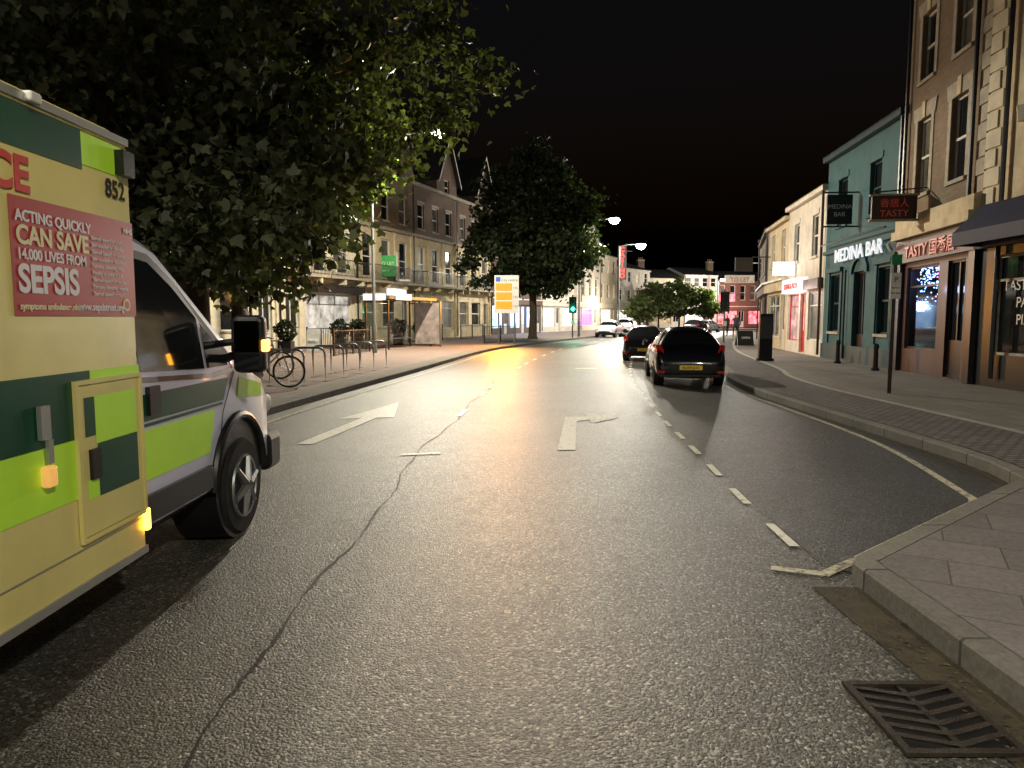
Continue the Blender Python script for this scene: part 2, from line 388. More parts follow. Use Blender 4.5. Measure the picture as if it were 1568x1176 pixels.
E_warm=emis('warm_window',(1,.72,.4),.8,.7,1.5); E_shopw=emis('white_shop_light',(1,.9,.75),2.4,.7,1.3)
E_blue=emis('blue_shop_light',(.35,.6,1),4.5,.6,1.2); E_redl=emis('red_shop_light',(1,.13,.15),6,.9,1.6); E_pink=emis('takeaway_light',(1,.55,.5),1.0,.8,2.0)
E_whites=emis('white_sign',(1,.97,.95),1.3,.3,2); E_red=emis('neon_red',(1,.04,.02),3); E_green=emis('signal_green',(.02,1,.5),20)
E_amber=emis('amber_lamp',(1,.42,.03),12); E_lamp=emis('lamp_lens',(1,.96,.88),300); E_vms=emis('orange_led',(1,.3,.005),1.6,.2,12)
E_mag=emis('magenta_light',(.9,.15,1),3); E_dim=emis('dim_interior',(.75,.7,.6),.12,.8,2.2)
E_fairy=emis('fairy_light',(.25,.45,1),7); E_fairy2=emis('fairy_light_pink',(1,.3,.8),5)
T0=Vector((-14.0,28.9)); Td=Vector((.3443,.9389)); UW=7.03
for k in range(-2,5):
    P0=T0+Td*UW*k; P1=T0+Td*UW*(k+1); M,W=frameM(P0,P1)
    g=group('terraced_townhouse',M)
    b=B(); lowm=M_cream2 if k<2 else M_cream; up=M_wh if k<1 else (M_brick if k<3 else M_brickd); H=10.6 if k>0 else 9.6
    shopg=E_dim if k in(1,3) else M_glass
    if k==1: gops=[(.5,1.6,.05,2.7,'door',M_glass),(2.1,6.5,.6,2.75,'shop',emis('cafe_light',(1,.93,.82),.8,.8,1.6))]
    elif k%2: gops=[(.5,1.5,.05,2.7,'door'),(2.0,4.1,.7,2.75,'shop',shopg),(4.6,6.6,.7,2.75,'shop',shopg)]
    else: gops=[(5.5,6.5,.05,2.7,'door'),(.6,2.4,.9,2.75,'sash',M_glass2),(3.0,4.8,.9,2.75,'sash')]
    b.wall(0,W,0,3.6,gops,lowm,rev=.2)
    f1=[(x,x+1.05,4.0,6.4,'sash',M_glass if (i+k)%3 else M_glass2) for i,x in enumerate((.75,2.95,5.2))]
    b.wall(0,W,3.6,7.0,f1,lowm,head=lowm)
    f2=[(x,x+.95,7.6,9.3,'sash',M_glass if (i+k)%2 else M_glass2) for i,x in enumerate((.8,3.0,5.25))]
    b.wall(0,W,7.0,H,f2,up,head=M_stone)
    shell(b,W,H,9,up)
    for x in (0,W-.35): b.box(x,x+.35,-.12,-.002,0,6.95,lowm)
    for x in (2.2,4.5): b.box(x,x+.22,-.08,-.002,3.85,6.95,lowm)
    b.box(0,W,-.3,-.004,3.4,3.62,lowm); b.box(0,W,-.38,-.006,3.62,3.72,lowm)
    b.box(0,W,-.25,-.004,6.96,7.15,M_stone); b.box(0,W,-.35,-.004,H-.25,H-.02,M_stone if k>0 else M_wh)
    b.box(.25,W-.25,-1.0,-.385,3.6,3.72,M_stone)
    railing(b,.3,W-.3,-.97,3.72,.95)
    for x in (.3,W-.3): 
        b.box(x-.02,x+.02,-.95,-.03,4.6,4.66,M_black)
    for x in (.6,2.4,4.6,6.4): b.box(x-.07,x+.07,-.9,-.4,3.3,3.6,lowm)
    pitch(b,W,H,9,2.6,M_slate,up)
    b.tube([(W-.15,-.2,0.1),(W-.15,-.2,H-.3)],.05,M_black,8)
    if k>=2:
        for cx,hw in ((W*.78,1.7),):
            z0=H-.25; pk=14.8
            b.wall(cx-hw,cx+hw,z0,H+1.1,[(cx-.4,cx+.4,H-.05,H+1.05)],up,y=-.02,head=None)
            b.poly([(cx-hw,-.02,H+1.1),(cx+hw,-.02,H+1.1),(cx,-.02,pk-.2)],up)
            for sgn in (-1,1):
                b.poly([(cx+sgn*(hw+.25),-.35,H+.75),(cx,-.35,pk),(cx,5,pk),(cx+sgn*(hw+.25),5,H+.75)],M_slate)
                b.poly([(cx+sgn*(hw+.25),-.36,H+.55),(cx,-.36,pk-.25),(cx,-.36,pk+.03),(cx+sgn*(hw+.25),-.36,H+.8)],M_frame)
                b.poly([(cx+sgn*hw,-.02,z0),(cx+sgn*hw,5,z0),(cx+sgn*hw,5,H+1.1),(cx+sgn*hw,-.02,H+1.1)],up)
        chimney(b,1.0,2.5,H+.8,14.4,M_brickd)
    else: chimney(b,.8,4.5,H+1.5,H+3.6,M_brickd)
    b.obj('facade',g)
    if k==2:
        bb=B(); bb.box(2.8,5.2,-.5,-.4,2.9,3.35,E_whites); bb.obj('lit_sign',g)
    if k==1:
        bb=B(); bb.box(2.0,6.6,-.9,-.1,2.8,3.2,M_black); bb.obj('awning',g,bevel=.03)
def simple(name,P0,P1,H,mat,floors,ncol,rise=2,shop=None,fr=None,roofm=None,dep=9,gab=False,up=None,chim=False,winz=None,ww=.9,trim=None):
    M,W=frameM(P0,P1); g=group(name,M); b=B(); shop=shop or M_glass
    gh=3.3; n=max(1,int(W/4)); gops=[]
    for i in range(n):
        x=W*i/n; w=W/n; gops.append((x+.25,x+w*.66,.55,2.6,'shop',shop)); gops.append((x+w*.72,x+w*.72+min(.95,w*.22),.05,2.6,'door',shop if i%2 else M_glass))
    b.wall(0,W,0,gh,gops,mat)
    fh=(H-gh)/max(1,floors-1)
    for f in range(floors-1):
        z=gh+f*fh; ops=[]
        for i in range(ncol):
            cx=W*(i+.5)/ncol; ops.append((cx-ww/2,cx+ww/2,z+fh*.25,z+fh*.82,'sash',random.choice([M_glass,M_glass,M_glass2,E_warm if random.random()<.3 else M_glass])))
        b.wall(0,W,z,z+fh,ops,up or mat,head=trim)
    shell(b,W,H,dep,up or mat)
    b.box(0,W,-.2,-.003,2.75,3.2,fr or mat); b.box(0,W,-.3,-.003,3.2,3.3,M_frame)
    b.box(0,W,-.2,-.003,H-.2,H-.03,trim or mat)
    if gab:
        b.poly([(0,-.01,H),(W,-.01,H),(W/2,-.01,H+rise)],up or mat)
        for x in (0,W): b.poly([(x,-.2,H),(x,dep,H),(W/2,dep,H+rise+.05),(W/2,-.2,H+rise+.05)],M_slate)
    elif rise: pitch(b,W,H,dep,rise,M_slate,up or mat)
    else: b.poly([(0,0,H-.3),(W,0,H-.3),(W,dep,H-.3),(0,dep,H-.3)],M_slate)
    if chim: chimney(b,.8,dep*.4,H+rise*.5,H+rise+1.2,M_brickd)
    b.tube([(.12,-.12,.1),(.12,-.12,H-.2)],.045,M_black,8)
    b.obj('facade',g); return g,W
simple('shop_building',(-1.9,62),(3,74),9,M_brickd,3,5,2.5,shop=E_blue,up=M_brickd,chim=True)
simple('shop_building',(3,74),(8,84),9.5,M_wh,3,4,2.2,shop=E_shopw,chim=True)
g,W=simple('gabled_building',(8,84),(11,90),10.6,M_wh,3,3,3.2,shop=E_mag,gab=True,trim=M_stone)
simple('cream_building',(11,90),(14,96),9.5,M_cream2,3,3,2.2,shop=E_shopw,trim=M_wh,chim=True)
simple('shop_building',(14,96),(20,104),8.3,M_wh,3,4,1.6,shop=E_shopw,trim=M_wh)
simple('shop_building',(20,106),(26,108),7.4,M_cream2,2,4,1.6,shop=E_warm,chim=True)
simple('shop_building',(26,108),(31.5,109.8),8.0,M_wh,3,4,1.4,shop=E_shopw)
simple('shop_building',(31.5,109.8),(42,113),7.2,M_brickr,2,6,1.8,shop=E_redl,chim=True)
simple('shop_building',(42,113),(60,116),8,M_brickd,3,7,1.8,shop=E_warm)
simple('shop_building',(32,72),(21,60),7.2,M_brickr,2,6,1.8,shop=E_redl,chim=True)
simple('shop_building',(21,60),(16.3,47),6.6,M_wh,2,5,1.6,shop=E_warm)
simple('shop_building',(16.3,47),(13.4,37.5),6.2,M_brickd,2,4,1.4,shop=E_warm,chim=True)
g,W=simple('rendered_house',(13.4,37.5),(12.5,32.5),6.1,M_cream,2,2,1.5,shop=M_glass,chim=True)
M,W=frameM((12.5,32.5),(11.65,26.7)); g=group('takeaway_building',M); b=B()
b.wall(0,W,0,3.1,[(.3,2.2,.5,2.5,'shop',E_pink,M_red),(2.4,3.3,.05,2.5,'door',E_pink,M_red),(3.7,5.6,.6,2.5,'shop',E_dim,M_frame)],M_wh)
b.wall(0,W,3.1,6.4,[(1.0,1.85,3.9,5.5,'sash'),(3.9,4.75,3.9,5.5,'sash')],M_wh,head=M_wh)
shell(b,W,6.4,9,M_wh); b.box(0,W,-.2,-.003,6.2,6.4,M_wh); pitch(b,W,6.4,9,1.5,M_slate,M_wh)
b.box(.2,3.5,-.28,-.01,2.55,3.15,E_whites); b.box(3.6,5.7,-.2,-.01,2.6,3.0,M_redsh)
b.tube([(W-.15,-.12,.1),(W-.15,-.12,6.2)],.05,M_black,8); b.obj('facade',g)
text(g,'KEBAB & PIZZA',(1.85,-.29,2.72),.34,M_red,ext=.01)
bb=B(); bb.box(1.6,1.68,-1.0,-.1,3.3,3.9,E_whites); bb.obj('projecting_sign',g)
M,W=frameM((11.65,26.7),(11.0,20.3)); g=group('bar_building',M); b=B()
b.wall(0,W,0,3.9,[(.7,1.7,1.0,3.0,'sash',M_glass,M_teald),(2.9,3.9,.05,3.0,'door',M_glass,M_black),(4.9,5.8,1.0,3.0,'sash',M_glass,M_teald)],M_teal,rev=.18)
b.wall(0,W,3.9,7.3,[(1.1,2.0,4.7,6.3,'sash',M_glass,M_teald),(3.9,4.8,4.7,6.3,'sash',M_glass,M_teald)],M_teal,rev=.18,head=M_teal)
shell(b,W,7.3,9,M_teal)
b.box(0,W,-.06,-.003,0,.55,M_teald); b.box(0,W,-.1,-.002,3.78,3.9,M_teal); b.box(0,W,-.22,-.003,7.12,7.32,M_teald)
for x0,x1 in ((.5,.66),(1.74,1.9),(4.7,4.86),(5.84,6.0)): b.box(x0,x1,-.05,-.002,.6,3.1,M_teal)
for x0,x1 in ((.5,1.9),(4.7,6.0)): b.box(x0,x1,-.12,-.002,3.1,3.25,M_teal)
for i in range(8):
    a=math.pi*i/8; a2=math.pi*(i+1)/8
    cx,cz=3.4,2.95
    P=lambda r,t:(cx+r*math.cos(t),cz+r*.8*math.sin(t))
    p=[P(.55,a),P(.55,a2),P(.78,a2),P(.78,a)]
    b.poly([(q[0],-.08,q[1]) for q in p],M_teal)
    o1,o2=P(.78,a),P(.78,a2); b.poly([(o1[0],-.08,o1[1]),(o2[0],-.08,o2[1]),(o2[0],0,o2[1]),(o1[0],0,o1[1])],M_teal)
b.tube([(W-.12,-.1,.1),(W-.12,-.1,7.1)],.05,M_black,8); b.tube([(2.4,-.1,.1),(2.4,-.1,3.1)],.04,M_teald,8)
pitch(b,W,7.3,9,2.0,M_slate,M_teal); b.obj('facade',g)
text(g,'MEDINA BAR',(3.4,-.13,3.42),.62,emis('lit_letters',(.9,.95,1),.7),ext=.02,sx=1.12,bold=.008)
bb=B(); bb.box(3.0,3.08,-1.0,-.2,4.55,5.5,M_black); bb.box(3.03,3.05,-1.1,0,5.55,5.6,M_black); bb.box(3.03,3.05,-1.1,0,4.45,4.5,M_black); bb.obj('hanging_sign',g)
M_sgw=plain('sign_white',(.75,.73,.68),.5)
text(g,'MEDINA',(3.09,-.6,5.05),.2,M_sgw,rot=(math.pi/2,0,math.pi/2)); text(g,'BAR',(3.09,-.6,4.8),.2,M_sgw,rot=(math.pi/2,0,math.pi/2))
bb=B(); bb.tube([(6.2,-.18,3.4),(6.2,-.3,3.6)],.05,M_frame); bb.tube([(.4,-.3,4.1),(6.0,-.3,4.1)],.03,M_black); bb.obj('trough_light',g)
M,W=frameM((11.0,20.3),(10.3,15.8)); g=group('restaurant_building',M); b=B()
b.wall(0,W,0,3.0,[(.5,2.5,.65,2.85,'shop',M_clear,M_black),(3.0,3.9,.05,2.85,'door',M_glass,M_black)],M_redsh,rev=.12)
b.wall(0,W,3.0,11.4,[(.75,1.6,4.75,6.7,'sash',M_glass2),(2.75,3.6,4.75,6.7,'sash',M_glass),(.75,1.6,7.7,9.4,'sash',M_glass),(2.75,3.6,7.7,9.4,'sash',M_glass2)],M_brick,rev=.16)
for x in (.75,2.75):
    for z in (4.75,7.7):
        h=1.95 if z<5 else 1.7
        b.box(x-.16,x,-.025,-.002,z,z+h,M_stone); b.box(x+.85,x+1.01,-.025,-.002,z,z+h,M_stone)
        b.poly([(x-.22,-.03,z+h),(x+1.07,-.03,z+h),(x+1.15,-.03,z+h+.36),(x-.3,-.03,z+h+.36)],M_stone)
        b.box(x+.33,x+.52,-.06,-.031,z+h,z+h+.42,M_cream)
b.box(0,W,-.3,-.003,3.62,3.85,M_cream); b.box(0,W,-.2,-.003,3.85,4.2,M_cream)
b.box(0,W,-.15,-.003,2.98,3.6,M_redsh); 
for x in (0,W-.28): b.box(x,x+.28,-.12,-.004,0,2.98,M_black)
b.box(0,W,-.28,-.003,11.1,11.4,M_stone)
for i in range(18): b.box(W-.4 if i%2 else W-.28,W,-.03,-.002,4.25+i*.38,4.25+i*.38+.34,M_stone)
shell(b,W,11.4,9,M_brick); pitch(b,W,11.4,9,2,M_slate,M_brick)
b.tube([(W-.5,-.1,4.2),(W-.5,-.1,11)],.05,M_black,8); b.tube([(.15,-.1,4.2),(.15,-.1,11)],.05,M_black,8)
b.box(.3,2.8,2.2,2.25,.0,3.0,M_redsh); b.poly([(.3,.2,.5),(2.8,.2,.5),(2.8,2.2,.5),(.3,2.2,.5)],M_redsh); b.box(.28,.3,.2,2.2,0,3,M_redsh)
b.box(2.8,2.82,.2,2.2,0,3,M_redsh)
b.box(.6,1.1,1.6,1.7,.9,1.9,emis('counter_light',(.6,.75,1),.5,.7,3)); b.box(1.5,2.2,1.9,1.95,1.2,2.0,emis('wall_picture',(.3,.6,.5),.25,.8,4)); 
for i in range(3): b.box(.5+i*.7,.9+i*.7,.5,.9,1.2,1.24,M_frame)
for i in range(220):
    x=random.uniform(.55,2.45); z=2.8-abs(random.gauss(0,.4)); y=random.uniform(.18,.5); b.box(x-.015,x+.015,y,y+.02,z,z+.03,E_fairy if random.random()<.8 else E_fairy2)
b.obj('facade',g)
M_letr=plain('red_letters',(.5,.06,.035),.4,emit=(.6,.06,.03),es=.08)
text(g,'TASTY \u56fd\u9999\u5c45',(2.2,-.16,3.1),.42,M_letr,ext=.015,sx=1.15,bold=.006)
bb=B(); bb.box(1.5,1.6,-1.35,-.25,4.05,4.65,M_redsh); bb.box(1.48,1.62,-1.4,-.2,4.65,4.7,M_stone); bb.box(1.48,1.62,-1.4,-.2,4.0,4.05,M_stone); bb.tube([(1.55,-1.3,4.75),(1.55,0,4.85)],.02,M_black,6); bb.obj('hanging_sign',g)
text(g,'TASTY',(1.605,-.8,4.12),.24,M_letr,rot=(math.pi/2,0,math.pi/2)); text(g,'\u9999\u5c45\u4eba',(1.605,-.8,4.38),.24,M_letr,rot=(math.pi/2,0,math.pi/2))
M,W=frameM((10.3,15.8),(9.9,5.0)); g=group('fast_food_building',M); b=B()
b.wall(0,W,0,3.0,[(.5,2.9,.7,2.8,'shop',M_glass,M_stone),(3.3,4.2,.05,2.8,'door',M_glass,M_black),(4.7,9.5,.7,2.8,'shop',M_glass,M_stone)],M_black)
b.wall(0,W,3.0,10.5,[(2.6,3.5,4.6,6.6),(6.2,7.1,4.6,6.6),(2.6,3.5,7.6,9.3),(6.2,7.1,7.6,9.3)],M_cream,head=M_cream)
shell(b,W,10.5,9,M_cream); pitch(b,W,10.5,9,2,M_slate,M_cream)
b.box(0,W,-.35,-.003,10.2,10.5,M_cream); b.box(0,W,-.15,-.003,2.98,3.5,M_navy)
for i in range(16): b.box(0,.5 if i%2 else .36,-.035,-.002,3.9+i*.4,3.9+i*.4+.36,M_cream2)
b.tube([(.75,-.1,.2),(.75,-.1,10)],.05,M_black,8)
b.poly([(.2,-.15,3.9),(W,-.15,3.9),(W,-.75,3.3),(.2,-.75,3.3)],M_navy); b.poly([(.2,-.75,3.3),(W,-.75,3.3),(W,-.75,3.02),(.2,-.75,3.02)],M_navy)
b.poly([(.2,-.15,3.9),(.2,-.75,3.3),(.2,-.75,3.02),(.2,-.15,3.02)],M_navy)
b.tube([(1.2,-.05,5.4),(1.2,-.05,5.7)],[.1,.14],M_cream2,6)
b.obj('facade',g)
text(g,'FAST FOOD',(1.6,.07,2.05),.3,M_sgw,ext=.004,sx=1.0); text(g,'PASTA',(1.6,.07,1.7),.3,M_sgw,ext=.004); text(g,'PIZZA',(1.6,.07,1.35),.3,M_sgw,ext=.004)
# ------------------------------------------------------------------ trees
def tree(name,base,prof,trunk,nclump,per,ls,mat,seed,lean=(0,0),cr=(.6,1.1),nbr=16,tr=.28):
    rng=np.random.default_rng(seed); zs=[p[0] for p in prof]; rs=[p[1] for p in prof]
    g=group(name,Matrix.Translation(base)); cl=[]
    while len(cl)<nclump:
        z=rng.uniform(zs[0],zs[-1]); R=np.interp(z,zs,rs)
        if rng.uniform()>(R/max(rs))**1.5: continue
        a=rng.uniform(0,2*math.pi); r=R*rng.uniform(0,1)**.42*(1+.16*math.sin(3*a+z)+.1*math.sin(7*a+2*z))
        cl.append((lean[0]+r*math.cos(a),lean[1]+r*math.sin(a),z,rng.uniform(*cr)))
    cl=np.array(cl); N=nclump*per
    idx=np.repeat(np.arange(nclump),per); c=cl[idx]
    off_=rng.normal(0,.45,(N,3)); off_[:,2]*=.6
    pos=c[:,:3]+off_*c[:,3:4]
    d=rng.normal(0,1,(N,3)); d[:,2]-=.7; d/=np.linalg.norm(d,axis=1)[:,None]
    n=rng.normal(0,1,(N,3)); n[:,2]+=.8; s=np.cross(d,n); s/=np.linalg.norm(s,axis=1)[:,None]; up=np.cross(s,d)
    L=ls*rng.uniform(.6,1.3,N)[:,None]
    shp=[(0,0,0),(.08,.4,.06),(.45,.55,.1),(.5,.25,.03),(1,0,-.05),(.5,-.25,.03),(.45,-.55,.1),(.08,-.4,.06)]
    V=np.stack([pos+d*L*a+s*L*w+up*L*h for a,w,h in shp],1).reshape(-1,3); k=len(shp)
    me=D.meshes.new('crown'); me.vertices.add(N*k); me.vertices.foreach_set('co',V.ravel())
    me.loops.add(N*k); me.loops.foreach_set('vertex_index',np.arange(N*k,dtype=np.int32))
    me.polygons.add(N); me.polygons.foreach_set('loop_start',np.arange(0,N*k,k,dtype=np.int32)); me.polygons.foreach_set('loop_total',np.full(N,k,dtype=np.int32))
    me.materials.append(mat); me.update(); me.validate()
    o=D.objects.new('crown',me); link(o); o.parent=g
    b=B(); t=trunk
    b.tube([(0,0,-.02),(0,0,.25),(.04,0,t*.5),(0,.05,t),(lean[0]*.3,lean[1]*.3,t+1.5),(lean[0]*.8,lean[1]*.8,zs[-1]*.8)],[tr*1.35,tr,tr*.88,tr*.8,tr*.55,tr*.12],M_bark,12)
    for i in range(nbr):
        c=cl[rng.integers(nclump)]; st=Vector((0,0,t-.3+rng.uniform(0,1.6))); en=Vector(c[:3]); 
        mid=st.lerp(en,.5)+Vector((rng.normal(0,.3),rng.normal(0,.3),.45)); q=st.lerp(mid,.5)+Vector((0,0,.15)); q2=mid.lerp(en,.5)+Vector((rng.normal(0,.15),rng.normal(0,.15),.15))
        b.tube([st,q,mid,q2,en],[tr*.4,tr*.3,tr*.2,tr*.12,.015],M_bark,7)
    b.obj('trunk',g,smooth=True)
    return g
tree('plane_tree',(-6.1,13.6,.13),[(1.9,2.7),(3,3.8),(4,4.5),(5,4.9),(6.2,5.4),(8,5.6),(10,4.8),(12,3)],3.0,430,145,.165,M_leafA,3,lean=(-.8,-.6),cr=(.55,1.1),nbr=26,tr=.33)
tree('plane_tree',(-9.2,24.0,.13),[(4.6,3.2),(5.6,4.8),(7,5.4),(8.5,5.0),(10.5,3)],4.2,180,115,.22,M_leafC,8,cr=(.6,1.1))
tree('plane_tree',(1.45,50,.13),[(3.3,2.0),(4.5,4.1),(6,4.6),(8,4.3),(10,3.5),(12,2.2),(13.4,.7)],3.2,300,95,.27,M_leafB,12,cr=(.6,1.1),tr=.3)
for x,y,s,sd in ((19.5,95,1,21),(23.2,99,1.1,22),(27.2,101,.9,23),(16.5,92,.7,24)):
    tree('street_tree',(x,y,.13),[(1.8*s,1.2*s),(3*s,2.5*s),(4.6*s,2.3*s),(6*s,1)],1.8,45,80,.34,M_leafC,sd,cr=(.6,1.0),nbr=6,tr=.14)
# ------------------------------------------------------------------ street lamps
WARM=(1,.91,.72)
def street_lamp(post,head,h,energy,col=WARM,kind='POINT',cone=165,lr=.22,up=0,blend=.4):
    g=group('street_lamp',Matrix.Translation((post[0],post[1],.12))); b=B()
    hx,hy=head[0]-post[0],head[1]-post[1]; z=h-.12
    b.tube([(0,0,0),(0,0,1.2),(0,0,1.25),(0,0,z-.3),(0,0,z)],[.1,.1,.07,.055,.05],M_pole,12)
    b.tube([(0,0,z-.1),(hx*.3,hy*.3,z+.12),(hx*.85,hy*.85,z+.16)],.035,M_pole,8)
    d=Vector((hx,hy)).normalized(); 
    b.obj('column',g,smooth=True)
    b=B(); b.box(-.35,.35,-.14,.14,.0,.1,M_pole)
    b.tube([(0,0,-.004),(0,0,-.3*lr),(0,0,-.7*lr),(0,0,-.9*lr)],[lr,.95*lr,.65*lr,.2*lr],E_lamp,16)  # lens scales with lr; oversized on far lamps to stand in for glare
    b.obj('lantern',g,M=Matrix.Translation((hx,hy,z+.1))@Matrix.Rotation(math.atan2(d.y,d.x),4,'Z'))
    for kd,en in ((kind,energy),('POINT',up)):
        if not en: continue
        l=D.lights.new('lamp_light',kd); l.energy=en; l.color=col; l.shadow_soft_size=.12
        if kd=='SPOT': l.spot_size=math.radians(cone); l.spot_blend=blend
        o=D.objects.new('lamp_light',l); link(o); o.parent=g; o.location=(hx,hy,z-.05-lr)
street_lamp((-5.8,30),(-2.9,29.3),8.9,8300,kind='SPOT',cone=177,blend=.12,up=1900)
street_lamp((5.3,56.4),(7.8,55),9.0,4500,kind='SPOT',cone=176,blend=.2,up=1300,lr=.4)
street_lamp((10.8,72.2),(12.9,72),8.8,6000,(1,.95,.82),lr=.48)
street_lamp((25.6,72),(23.3,73),7.0,3000,(1,.95,.82),lr=.4)
street_lamp((30,104),(30,102),7.0,4500,(1,.95,.82),lr=.3)  # extra lamp, added to light the distant white building row
street_lamp((6.4,-5.0),(5.0,-4.4),7.6,2000,kind='SPOT')  # unseen fill lamp behind the camera, added to light the ambulance flank
street_lamp((-6.4,-2.5),(-4.6,-2.0),8.8,3200,kind='SPOT',cone=156)  # unseen lamp behind the camera, added to brighten the near road
# ------------------------------------------------------------------ cars
def wheel(b,cx,cy,cz,r,w,side,spokes=5,rimr=.66,sil=None):
    sil=sil or M_grey
    x0=cx; x1=cx+side*w
    b.tube([(x0,cy,cz),(x0+side*.02,cy,cz),(x1-side*.03,cy,cz),(x1,cy,cz)],[r*.97,r,r,r*.93],M_rub,28)
    b.tube([(x1-side*.01,cy,cz),(x1+side*.004,cy,cz)],[r*rimr,r*rimr],M_black,24)
    b.ring((x1,cy,cz),(1,0,0),r*rimr,.014,sil,28,6)
    for i in range(spokes):
        a=2*math.pi*i/spokes+.3
        q0=(x1+side*.02,cy+math.cos(a)*r*.1,cz+math.sin(a)*r*.1); q1=(x1+side*.012,cy+math.cos(a)*r*rimr*.96,cz+math.sin(a)*r*rimr*.96)
        b.tube([q0,q1],[.035,.022],sil,6)
    b.tube([(x1,cy,cz),(x1+side*.03,cy,cz)],[r*.17,r*.13],sil,12)
def car(name,loc,yaw,paint,plate='KU59 JUC',tail=1.0,sx=1.0,sz=1.0):
    g=group(name,Matrix.Translation(loc)@Matrix.Rotation(yaw,4,'Z')@Matrix.Diagonal((sx,1,sz,1)))
    S=[(0,.64,.36,.54,.56,.57),(.03,.76,.26,.62,.70,.65),(.12,.83,.21,.86,.74,.90),(.2,.845,.2,.93,.70,.97),(.55,.855,.2,.95,.57,1.34),(.66,.86,.2,.95,.54,1.385),(1.25,.86,.19,.94,.54,1.43),(1.33,.86,.19,.94,.54,1.43),(2.0,.86,.19,.93,.53,1.42),(2.08,.86,.19,.93,.53,1.41),(2.4,.855,.19,.92,.52,1.34),(3.05,.85,.2,.91,.72,.96),(3.2,.85,.2,.89,.72,.92),(3.65,.82,.22,.76,.62,.80),(3.88,.74,.25,.62,.55,.66),(3.95,.6,.34,.5,.5,.52)]
    b=B(); rings=[]
    for (y,w,zb,be,rw,ro) in S:
        cab=ro>be+.2
        h=[(0,zb),(.82*w,zb),(w,zb+.13),(1.0*w,(zb+be)/2+.06),(.965*w,be),(rw,ro-.07 if cab else ro-.02),(.7*rw,ro-(.012 if cab else 0)),(0,ro+.012)]
        rings.append([(x,y,z) for x,z in h]+[(-x,y,z) for x,z in h[-2:0:-1]])
    n=len(rings[0])
    for r in rings: b.v+=r
    for i in range(len(rings)-1):
        for j in range(n):
            a=i*n+j; c=i*n+(j+1)%n; jj=j if j<7 else n-1-j
            m=paint
            if jj==4 and i in (5,7,9,10): m=M_glass
            if jj in(5,6) and i in (3,10): m=M_glass
            if jj in (0,1): m=M_black
            b.f.append((a,c,c+n,a+n)); b.m.append(b.mi(m))
    b.f.append(tuple(range(n))); b.m.append(b.mi(M_black)); e=(len(rings)-1)*n; b.f.append(tuple(range(e,e+n))); b.m.append(b.mi(M_black))
    b.obj('body',g,smooth=True,subsurf=2,ang=180)
    b=B()
    for s in (-1,1):
        for cy in (.72,3.2):
            b.tube([(s*.6,cy,.33),(s*.852,cy,.33)],[.365,.355],M_black,28)
            wheel(b,s*.66,cy,.31,.31,.2,s)
        b.box(s*.92-.08,s*.92+.08,2.42,2.52,.92,1.04,paint)
    b.obj('wheels',g,smooth=True)
    b=B()
    TR=plain('tail_lens',(.3,.012,.01),.15,emit=(1,.03,.02),es=.05*tail)
    for s in (-1,1):
        b.poly([(s*.62,.085,.70),(s*.80,.15,.72),(s*.83,.21,1.0),(s*.71,.17,1.02),(s*.65,.1,.88)],TR)
        b.poly([(s*.80,.15,.72),(s*.848,.4,.84),(s*.842,.38,.96),(s*.83,.21,1.0)],TR)
        b.box(s*.7-.08,s*.7+.08,-.005,.03,.34,.4,TR)
        b.box(s*.6-.13,s*.6+.13,3.86,3.9,.6,.72,M_frame)
    b.box(-.27,.27,-.012,.02,.42,.53,plain('plate_yellow',(.8,.55,.04),.4,emit=(1,.7,.1),es=.06))
    b.tube([(-.0,.12,1.04),(.28,.2,1.09)],.008,M_black,6)
    b.box(-.7,.7,-.015,.1,.25,.31,M_black)
    b.obj('lights_and_plate',g,bevel=.006)
    text(g,plate,(0,-.014,.445),.085,M_black,ext=.001,sx=1.1,bold=.001)
    return g
P_blue=plain('navy_car_paint',(.005,.006,.012),.2,.1,3,0,coat=1); P_blk=plain('black_car_paint',(.008,.008,.01),.25,.1,3,0,coat=1); P_wh=plain('white_car_paint',(.7,.7,.7),.3,.05,3,0,coat=.6); P_sil=plain('silver_car_paint',(.35,.36,.38),.3,.1,3,0,coat=.6,metal=.4)
car('parked_car',(4.12,16.3,.0),math.radians(-7),P_blue,sx=.95,sz=.97)
car('parked_car',(4.85,26.0,.0),math.radians(-11),P_blk,'LR12 KVM',sx=.92,sz=.92)
car('parked_car',(8.9,62,.0),math.radians(-20)+math.pi,P_wh)
car('parked_car',(11.4,69,.0),math.radians(-20)+math.pi,P_wh,sz=1.15)
car('parked_car',(18.5,74,.0),math.radians(-32),P_blk)
car('parked_car',(21,79,.0),math.radians(-36),P_sil)
# ------------------------------------------------------------------ ambulance  (local x=0 is its offside flank)
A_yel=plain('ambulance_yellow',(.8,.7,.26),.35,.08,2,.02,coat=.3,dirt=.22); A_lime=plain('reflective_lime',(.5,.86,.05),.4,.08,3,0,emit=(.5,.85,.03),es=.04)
A_grn=plain('livery_green',(.004,.07,.034),.35,.15,3,0); A_wht=plain('cab_white',(.66,.67,.86),.28,.05,2,0,coat=.5)
A_pos=plain('poster_red',(.42,.03,.03),.35,.1,3,0); A_pw=plain('poster_white',(.75,.74,.78),.45,.05,3,0); A_py=plain('poster_cream',(.75,.7,.42),.45,.05,3,0)
A_rt=plain('red_letter',(.6,.02,.015),.4,.1,3,0); A_sil=plain('alu_trim',(.45,.45,.43),.35,.1,5,.05,metal=.6)
g=group('ambulance',Matrix.Translation((-1.95,0,0)))
b=B(); y0,y1=-.9,3.7
prof=[(0,.38),(0,2.44),(-.02,2.5),(-.1,2.55),(-.3,2.62),(-1.05,2.68),(-1.8,2.62),(-2.0,2.55),(-2.08,2.5),(-2.1,2.44),(-2.1,.38)]
